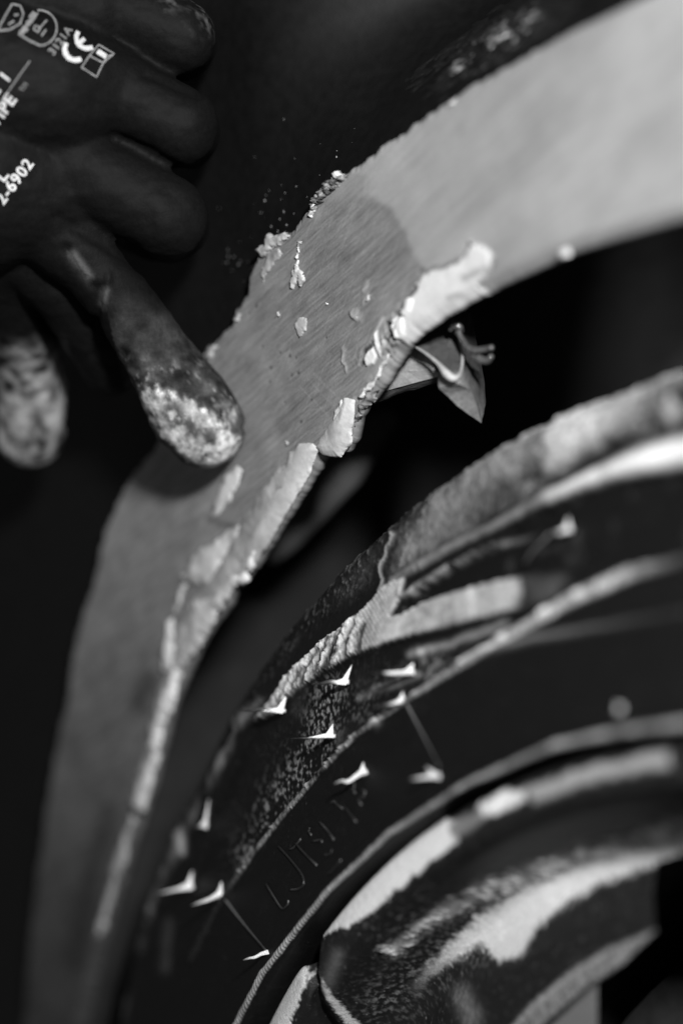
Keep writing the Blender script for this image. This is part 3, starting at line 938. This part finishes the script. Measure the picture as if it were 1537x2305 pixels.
    h -= .0012 * m
    d, u = seg(p + wob * .2, [(1130, 2325), (1190, 2258), (1280, 2183), (1380, 2122), (1478, 2092)])
    e = np.exp(-(d / 9) ** 2) * m
    tone += .25 * e
    tone = tone + .22 * sm(.36, .6, n3) * sm(-.2, .3, n2)
    tone = np.clip(tone, .010, .88)
    tone = np.where(vis, tone, .03)
    h = np.where(vis, h, 0)
    # windows between the spokes, one of them starts at the lower right of the picture
    hole = poly(p, [(1476, 2100), (1400, 2172), (1345, 2215), (1345, 2600), (2400, 2600), (2400, 1950), (1700, 1930), (1540, 1920), (1478, 1945), (1470, 2000)])
    ph = np.mod(t - math.radians(97), 2 * math.pi / 5) - math.pi / 5
    other = (np.abs(ph) < .40) & (r < .205) & (r > .08) & (t < math.radians(82))
    keep = np.where(vis, hole < 0, ~other)
    return h, tone, keep


revolve(RMP, 300, 0, 17, rim_fields, 'rim', M_RIM)

# dark brake drum seen through the wheel, and inner barrel of the rim
tb = np.linspace(0, 2 * np.pi, 96, endpoint=False)
bp_ = np.array([(.2465, -.099), (.222, -.07), (.215, .09), (.20, .09), (.20, -.030), (.17, -.036), (.02, -.036), (.001, -.036)])
BV = np.stack([bp_[:, 0] * np.cos(tb)[:, None], bp_[:, 1] + 0 * tb[:, None], bp_[:, 0] * np.sin(tb)[:, None]], -1)
link(mesh_np('brake_drum', BV.reshape(-1, 3), grid_faces(96, len(bp_), True)), 'brake_drum', M_DISC, wheel)


# ---- rubber nibs, moulded lines and letters on the side wall
def cone_at(p):
    p = np.asarray(p, float)
    rr = rays(p)
    d = np.full(p.shape[:-1], .64)
    for _ in range(70):
        P = CAM + rr * d[..., None]
        r = np.hypot(P[..., 0], P[..., 2])
        y = np.interp(r, TYP[::-1, 0][1:-6], TYP[::-1, 1][1:-6])
        d = d + (y - P[..., 1]) / rr[..., 1] * .6
    return CAM + rr * d[..., None], d


NIBS = [((503, 2012), (432, 2038), (500, 1990), 1.), ((434, 1996), (352, 2010), (434, 1966), 1.5), ((467, 1856), (428, 1864), (470, 1812), 1.2), ((640, 1600), (545, 1606), (645, 1572), 1.),
        ((783, 1535), (690, 1537), (790, 1506), 1.2), ((752, 1657), (655, 1664), (750, 1636), 1.), ((912, 1576), (832, 1592), (908, 1562), 1.1), ((930, 1514), (845, 1520), (930, 1496), 1.1),
        ((825, 1738), (756, 1762), (820, 1722), 1.1), ((988, 1746), (930, 1756), (964, 1730), 1.), ((602, 2143), (540, 2167), (585, 2146), .8), ((1284, 1190), (1235, 1205), (1280, 1172), 1.6), ((1400, 1594), (1380, 1598), (1392, 1586), 1.2)]
for i, (b, tp, pk, sc_) in enumerate(NIBS):
    Pb, db = cone_at(b)
    Pk, dk = cone_at(pk)
    Pt = at_d(np.array(tp, float), db + .002)
    out = np.array([0, -1., 0])
    sc_ *= .75 + .5 * rng.random()
    Pt = Pt + rng.normal(size=3) * .0006
    mid = Pb * .55 + Pt * .45 + rng.normal(size=3) * .0004
    hair = Pt - Pb
    e1 = Pk - Pb
    side = np.cross(e1, hair)
    side /= np.linalg.norm(side)
    w = .00055 * sc_
    fin = np.array([Pb + e1 * (1.15 + .3 * rng.random()), Pb - e1 * .22 + hair * .02, Pb + hair * (.40 + .2 * rng.random()), Pb + hair * .16 + e1 * .30, Pb - out * -.0008])
    FV = np.vstack([fin[:4] + side * w * np.array([.4, 1.2, .3, 1])[:, None], fin[:4] - side * w * np.array([.4, 1.2, .3, 1])[:, None]])
    FF = [(0, 3, 1), (3, 2, 1), (4, 5, 7), (7, 5, 6), (0, 4, 7, 3), (3, 7, 6, 2), (2, 6, 5, 1), (1, 5, 4, 0)]
    tube('rubber_nib', [Pb + hair * -.03, Pb + hair * .25, mid, Pb + hair * .75, Pt],
         np.array([.0007, .0006, .0005, .0004, .0002]) * min(sc_, 1.1), M_LETTER, tyre, tone=[.7, .85, .8 if i in (0, 1, 7, 8, 9, 10, 11) else .10, .4 if i in (0, 1, 8, 9, 10) else .012, .010], seg_n=6, extra=(FV, FF, .88))  # nib highlight and dark shadow line painted into the tone
for ln in ([(914, 1582), (950, 1650), (990, 1728)], [(505, 2022), (550, 2080), (600, 2140)], [(1240, 1200), (1200, 1240), (1180, 1270)]):
    P, _ = cone_at(np.array(ln, float))
    tube('mould_line', P + np.array([0, -.0001, 0]), .00035, M_LETTER, tyre, tone=[.16, .08, .02])
LET = [[(628, 1905), (655, 1935), (680, 1968), (684, 1990), (672, 2001), (655, 2003)], [(600, 1990), (618, 2020), (636, 2045), (648, 2036), (650, 2026)], [(666, 1898), (690, 1925), (714, 1948)],
       [(654, 1912), (664, 1906), (678, 1888)], [(698, 1862), (696, 1872), (702, 1880)], [(704, 1894), (722, 1891), (726, 1896)], [(748, 1912), (744, 1922), (732, 1925)], [(746, 1808), (752, 1804), (760, 1812), (772, 1820)],
       [(786, 1772), (798, 1762), (796, 1778), (800, 1786)], [(814, 1778), (822, 1782), (818, 1794), (808, 1800), (814, 1812)], [(740, 1968), (760, 1946), (768, 1936)], [(720, 1850), (738, 1870), (752, 1890)], [(775, 1815), (790, 1835), (802, 1850)]]
for i, ln in enumerate(LET):
    P, _ = cone_at(np.array(ln, float))
    tube('raised_letter', P + np.array([0, -.0001, 0]), .00036, M_LETTER, tyre, tone=[.012, .04 if i % 2 else .015, .015, .06])

# ================================================================== GLOVED HAND
hand_pts = []   # chains of (px, py, depth, radius in px)
CH = [
    # palm / back of the hand
    [(-260, 120, .660, 230), (-60, 170, .650, 220), (110, 200, .648, 170), (230, 200, .650, 110)],
    [(-260, 420, .665, 230), (-60, 400, .655, 220), (70, 420, .655, 150), (150, 520, .660, 95)],
    [(-200, 0, .660, 200), (60, -20, .652, 150), (200, 20, .652, 110)],
    # little finger, ring and middle, bent at the knuckle
    [(150, -10, .652, 105), (290, 30, .653, 88), (398, 82, .655, 88), (405, 100, .672, 84), (330, 110, .690, 76), (260, 90, .70, 72)],
    [(140, 170, .650, 105), (280, 215, .650, 92), (402, 282, .652, 92), (410, 300, .672, 86), (340, 300, .690, 78), (260, 280, .70, 72)],
    [(110, 340, .652, 110), (220, 400, .652, 96), (375, 486, .655, 94), (385, 505, .675, 88), (320, 500, .690, 78), (250, 480, .70, 70)],
    # index finger, stretched to press the filler
    [(90, 480, .656, 105), (200, 590, .658, 76), (290, 700, .662, 72), (350, 790, .667, 78), (400, 870, .672, 90), (438, 930, .6765, 100), (462, 962, .679, 92)],
    # thumb
    [(20, 520, .668, 110), (20, 650, .685, 90), (55, 780, .705, 80), (72, 880, .72, 78), (70, 975, .728, 78)],
    # web between thumb and index
    [(60, 560, .668, 90), (150, 640, .674, 85), (215, 740, .684, 80), (250, 830, .695, 62)],
]
vs, fs, n0 = [], [], 0
bm = bmesh.new()
bmesh.ops.create_icosphere(bm, subdivisions=3, radius=1)
iv = np.array([x.co[:] for x in bm.verts])
jf = np.array([[x.index for x in f.verts] for f in bm.faces])
bm.free()
for ch in CH:
    c = np.array(ch, float)
    P = at_d(c[:, :2], c[:, 2])
    R_ = c[:, 3] * c[:, 2] / FPX
    for i in range(len(c) - 1):
        L_ = np.linalg.norm(P[i + 1] - P[i])
        n = max(2, int(L_ / (.18 * min(R_[i], R_[i + 1]))))
        for u in np.linspace(0, 1, n, endpoint=(i == len(c) - 2)):
            vs.append(iv * (R_[i] * (1 - u) + R_[i + 1] * u) + P[i] * (1 - u) + P[i + 1] * u)
            fs.append(jf + n0)
            n0 += len(iv)
tmp = bpy.data.objects.new('tmp_hand', mesh_np('tmp_hand', np.vstack(vs), np.vstack(fs)))
COL.objects.link(tmp)
mo = tmp.modifiers.new('r', 'REMESH')
mo.mode = 'VOXEL'
mo.voxel_size = .0009
mo = tmp.modifiers.new('s', 'SMOOTH')
mo.factor = .6
mo.iterations = 8
dg = bpy.context.evaluated_depsgraph_get()
me = bpy.data.meshes.new_from_object(tmp.evaluated_get(dg))
bpy.data.objects.remove(tmp)
me.name = 'gloved_hand'
nV = len(me.vertices)
co = np.empty(nV * 3, np.float32)
me.vertices.foreach_get('co', co)
co = co.reshape(-1, 3).astype(float)
no = np.empty(nV * 3, np.float32)
me.vertices.foreach_get('normal', no)
no = no.reshape(-1, 3)
p = project(co)
n1 = fbm(co[:, 0] * 260, co[:, 1] * 260, co[:, 2] * 260, 4)
n2 = fbm(co[:, 0] * 700, co[:, 1] * 700, co[:, 2] * 700, 4)
n3 = fbm(co[:, 0] * 90, co[:, 1] * 90, co[:, 2] * 90, 3)
hh = .0007 * n3 + .00045 * fbm(co[:, 0] * 170, co[:, 1] * 170, co[:, 2] * 420, 3) + .00014 * n2
# wrinkles where the index finger and thumb bend
for ln, wd, dp in (([(355, 872), (420, 885), (490, 918), (548, 962)], 9, .0010), ([(150, 560), (185, 620), (205, 640)], 10, .0012), ([(225, 650), (215, 720), (210, 800)], 10, .0012), ([(245, 620), (238, 680)], 8, -.0008), ([(165, 570), (190, 615)], 9, -.0008),
                   ([(260, 310), (330, 340), (440, 400)], 12, .0008), ([(330, 165), (400, 195), (450, 215)], 12, .0008), ([(130, 490), (220, 540), (310, 600)], 14, .0010)):
    hh -= dp * np.exp(-(seg(p, ln)[0] / wd) ** 2)
tone = .004 + .003 * n3
dist = np.hypot(p[:, 0] - 430, p[:, 1] - 940)
ax = (p[:, 0] - 430) * .66 + (p[:, 1] - 950) * .75
ac = -(p[:, 0] - 430) * .75 + (p[:, 1] - 950) * .66
front = (no @ (CAM - co.mean(0)) > -.1)
ring = np.exp(-((np.hypot((p[:, 0] - 438) / 1.35 * .8 + (p[:, 1] - 958) * .45, (p[:, 1] - 958) * .75 - (p[:, 0] - 438) * .45) - 62) / 26) ** 2)
inner = np.exp(-(np.hypot((p[:, 0] - 418) * .8, (p[:, 1] - 932)) / 36) ** 2)
extra = np.exp(-(np.hypot(p[:, 0] - 492, p[:, 1] - 996) / 46) ** 2) + .8 * np.exp(-(np.hypot(p[:, 0] - 352, p[:, 1] - 912) / 34) ** 2)
tipm = sm(820, 900, p[:, 1] + .25 * (p[:, 0] - 400)) * (p[:, 0] > 220) * front
pad = poly(p + np.stack([n1, n2], -1) * 14, [(312, 872), (345, 876), (400, 892), (446, 908), (492, 940), (538, 982), (552, 1012), (540, 1042), (490, 1058), (440, 1042), (380, 1002), (326, 945)])
core = np.exp(-(seg(p + np.stack([n1, n2], -1) * 16, [(388, 925), (425, 950), (468, 985)])[0] / 26) ** 2)
padm = sm(-12, 16, pad + 10 * n2) * front * (1 - .9 * core)
tone = tone + padm * np.clip(.50 + .75 * n2 + .35 * n1, .03, .85)
brow = np.exp(-(np.hypot(p[:, 0] - 515, p[:, 1] - 932) / 20) ** 2) * front
tone = tone + brow * np.clip(.25 + .5 * n2, 0, .5)
oni = sm(110, 80, seg(p, [(290, 700), (350, 790), (400, 870), (462, 962)])[0]) * (p[:, 0] + .0 > 290 - (900 - p[:, 1]) * .25)
fing = sm(640, 800, p[:, 1]) * oni * front
tone = tone + fing * (.030 * (1 + 1.8 * n1) + .06 * sm(760, 900, p[:, 1]) * sm(-.1, .5, n1 + .4 * n2) + .20 * sm(780, 880, p[:, 1]) * sm(.22, .5, n2))
thm = sm(740, 860, p[:, 1]) * sm(105, 85, seg(p, [(55, 780), (72, 880), (70, 975)])[0])
tone = tone + thm * np.clip(.22 + .55 * n1 + .3 * n3, .02, .6)
lf = np.exp(-(np.hypot(p[:, 0] - 470, p[:, 1] - 20) / 45) ** 2) + .7 * np.exp(-(np.hypot(p[:, 0] - 380, p[:, 1] - 5) / 18) ** 2)
tone = tone + .10 * lf * sm(-.1, .4, n2)
for ln, k in (([(165, 575), (200, 622)], .10), ([(238, 655), (228, 690)], .06)):
    tone += k * np.exp(-(seg(p, ln)[0] / 10) ** 2)  # highlights round the wrinkles painted into the glove tone
tone = np.clip(tone, .005, .75)
co2 = co + no * hh[:, None]
me.vertices.foreach_set('co', co2.astype(np.float32).ravel())
at = me.attributes.new('tone', 'FLOAT', 'POINT')
at.data.foreach_set('value', tone.astype(np.float32))
me.polygons.foreach_set('use_smooth', np.ones(len(me.polygons), bool))
me.materials.clear()
me.update()
hand = link(me, 'gloved_hand', M_GLOVE)
tag(hand, 'hand in a black coated work glove, dusty index fingertip pressing on the filler', 'gloved hand')

# print on the back of the glove
tri = []
for pl in me.polygons:
    vv_ = pl.vertices
    tri.append(tuple(vv_))
bvh = BVHTree.FromPolygons([Vector(c) for c in co2], tri)


def drape(name, P2, faces, mat):
    """lay flat print, given as points and faces, on the glove"""
    out = []
    rr = rays(np.array(P2, float))
    for k in range(len(rr)):
        hit = bvh.ray_cast(Vector(CAM), Vector(rr[k]))
        if hit[0] is None:
            out.append(tuple(CAM + rr[k] * .65))
        else:
            out.append(tuple(hit[0] + hit[1] * .00015))
    m_ = bpy.data.meshes.new(name)
    m_.from_pydata(out, [], faces)
    o = link(m_, name, mat, hand)
    s_ = o.modifiers.new('thick', 'SOLIDIFY')
    s_.thickness = .00012
    return o


def strokes(name, lines, width, mat, jag=.12):
    P, F = [], []
    for ln in lines:
        L = []
        for a, b in zip(ln[:-1], ln[1:]):
            n = max(1, int(math.hypot(b[0] - a[0], b[1] - a[1]) / 5))
            L += [(a[0] + (b[0] - a[0]) * k / n, a[1] + (b[1] - a[1]) * k / n) for k in range(n)]
        L.append(ln[-1])
        L = np.array(L, float)
        D = np.gradient(L, axis=0)
        D /= np.linalg.norm(D, axis=1)[:, None] + 1e-9
        Nn = np.stack([-D[:, 1], D[:, 0]], 1)
        w = width * .5 * (1 + jag * rng.normal(size=len(L)))
        b = len(P)
        for k in range(len(L)):
            P.append(L[k] + Nn[k] * w[k])
            P.append(L[k] - Nn[k] * w[k])
        F += [(b + 2 * k, b + 2 * k + 1, b + 2 * k + 3, b + 2 * k + 2) for k in range(len(L) - 1)]
    return drape(name, P, F, mat)


def arc(cx, cy, r, a0, a1, n=18, ry=None):
    ry = ry or r
    return [(cx + r * math.cos(math.radians(a0 + (a1 - a0) * k / n)), cy + ry * math.sin(math.radians(a0 + (a1 - a0) * k / n))) for k in range(n + 1)]


def lettering(name, txt, origin, direction, size, mat, bold=0.0, spacing=1.0):
    cu = bpy.data.curves.new('txt', 'FONT')
    cu.body = txt
    cu.size = 1
    cu.space_character = spacing
    cu.offset = bold
    cu.resolution_u = 3
    ob = bpy.data.objects.new('txt', cu)
    COL.objects.link(ob)
    dg_ = bpy.context.evaluated_depsgraph_get()
    m_ = bpy.data.meshes.new_from_object(ob.evaluated_get(dg_))
    bpy.data.objects.remove(ob)
    d = np.array(direction, float)
    d /= np.hypot(*d)
    up = np.array([d[1], -d[0]])
    P = [np.array(origin) + size * (v_.co.x * d + v_.co.y * up) for v_ in m_.vertices]
    F = [tuple(pl.vertices) for pl in m_.polygons]
    bpy.data.meshes.remove(m_)
    return drape(name, P, F, mat)


DIR = (.62, -.785)
lettering('printed_text', '2-6902', (8, 462), (.60, -.80), 37, M_PRINT, .025, 1.12)
lettering('printed_text', 'AWIPE', (-34, 326), (.58, -.81), 40, M_PRINT, .03, 1.08)
lettering('printed_text', 'TM', (52, 208), (.58, -.81), 16, M_PRINT2, .0)
lettering('printed_text', '3121A', (121, 126), (.60, -.80), 25, M_PRINT2, .02, 1.12)
lettering('printed_text', 'L', (8, 412), (.62, -.78), 44, M_PRINT, .02)
lettering('printed_text', 'L 1', (-8, 218), (.62, -.78), 36, M_PRINT, .03, 1.3)
strokes('printed_rule', [[(-10, 250), (20, 205), (48, 165), (68, 138)]], 2.6, M_PRINT2)
strokes('conformity_mark', [arc(170, 112, 24, 150, -2 + 62, 14) + [], arc(170, 112, 24, 215, 60, 20), arc(196, 86, 24, 215, 60, 20), [(180, 97), (190, 88)]], 10, M_PRINT)
strokes('printed_shield', [[(43, 78), (66, 52), (86, 30)], arc(88, 64, 40, -95, 85, 24) + [(66, 92), (43, 78)], [(76, 66), (86, 74), (90, 64), (80, 58), (76, 66)], [(88, 66), (106, 46)], [(94, 82), (104, 68)]], 4, M_PRINT2)
strokes('shield_block', [[(48, 76), (60, 62)], [(62, 56), (72, 46)], [(70, 44), (80, 30)]], 13, M_PRINT2)
strokes('printed_shield', [[(-8, 75), (14, 34), (28, 10)], [(28, 10), (46, 14), (53, 32), (46, 54), (22, 68), (-5, 70)], [(20, 56), (32, 48)], [(32, 36), (42, 34)]], 4, M_PRINT2)
strokes('printed_booklet', [[(183, 152), (201, 126), (232, 142), (217, 174), (183, 152)], [(201, 126), (222, 102), (257, 122), (232, 142)], [(232, 142), (240, 128), (255, 124)]], 3.5, M_PRINT2)
strokes('booklet_letter', [[(219, 116), (238, 128)]], 11, M_PRINT)
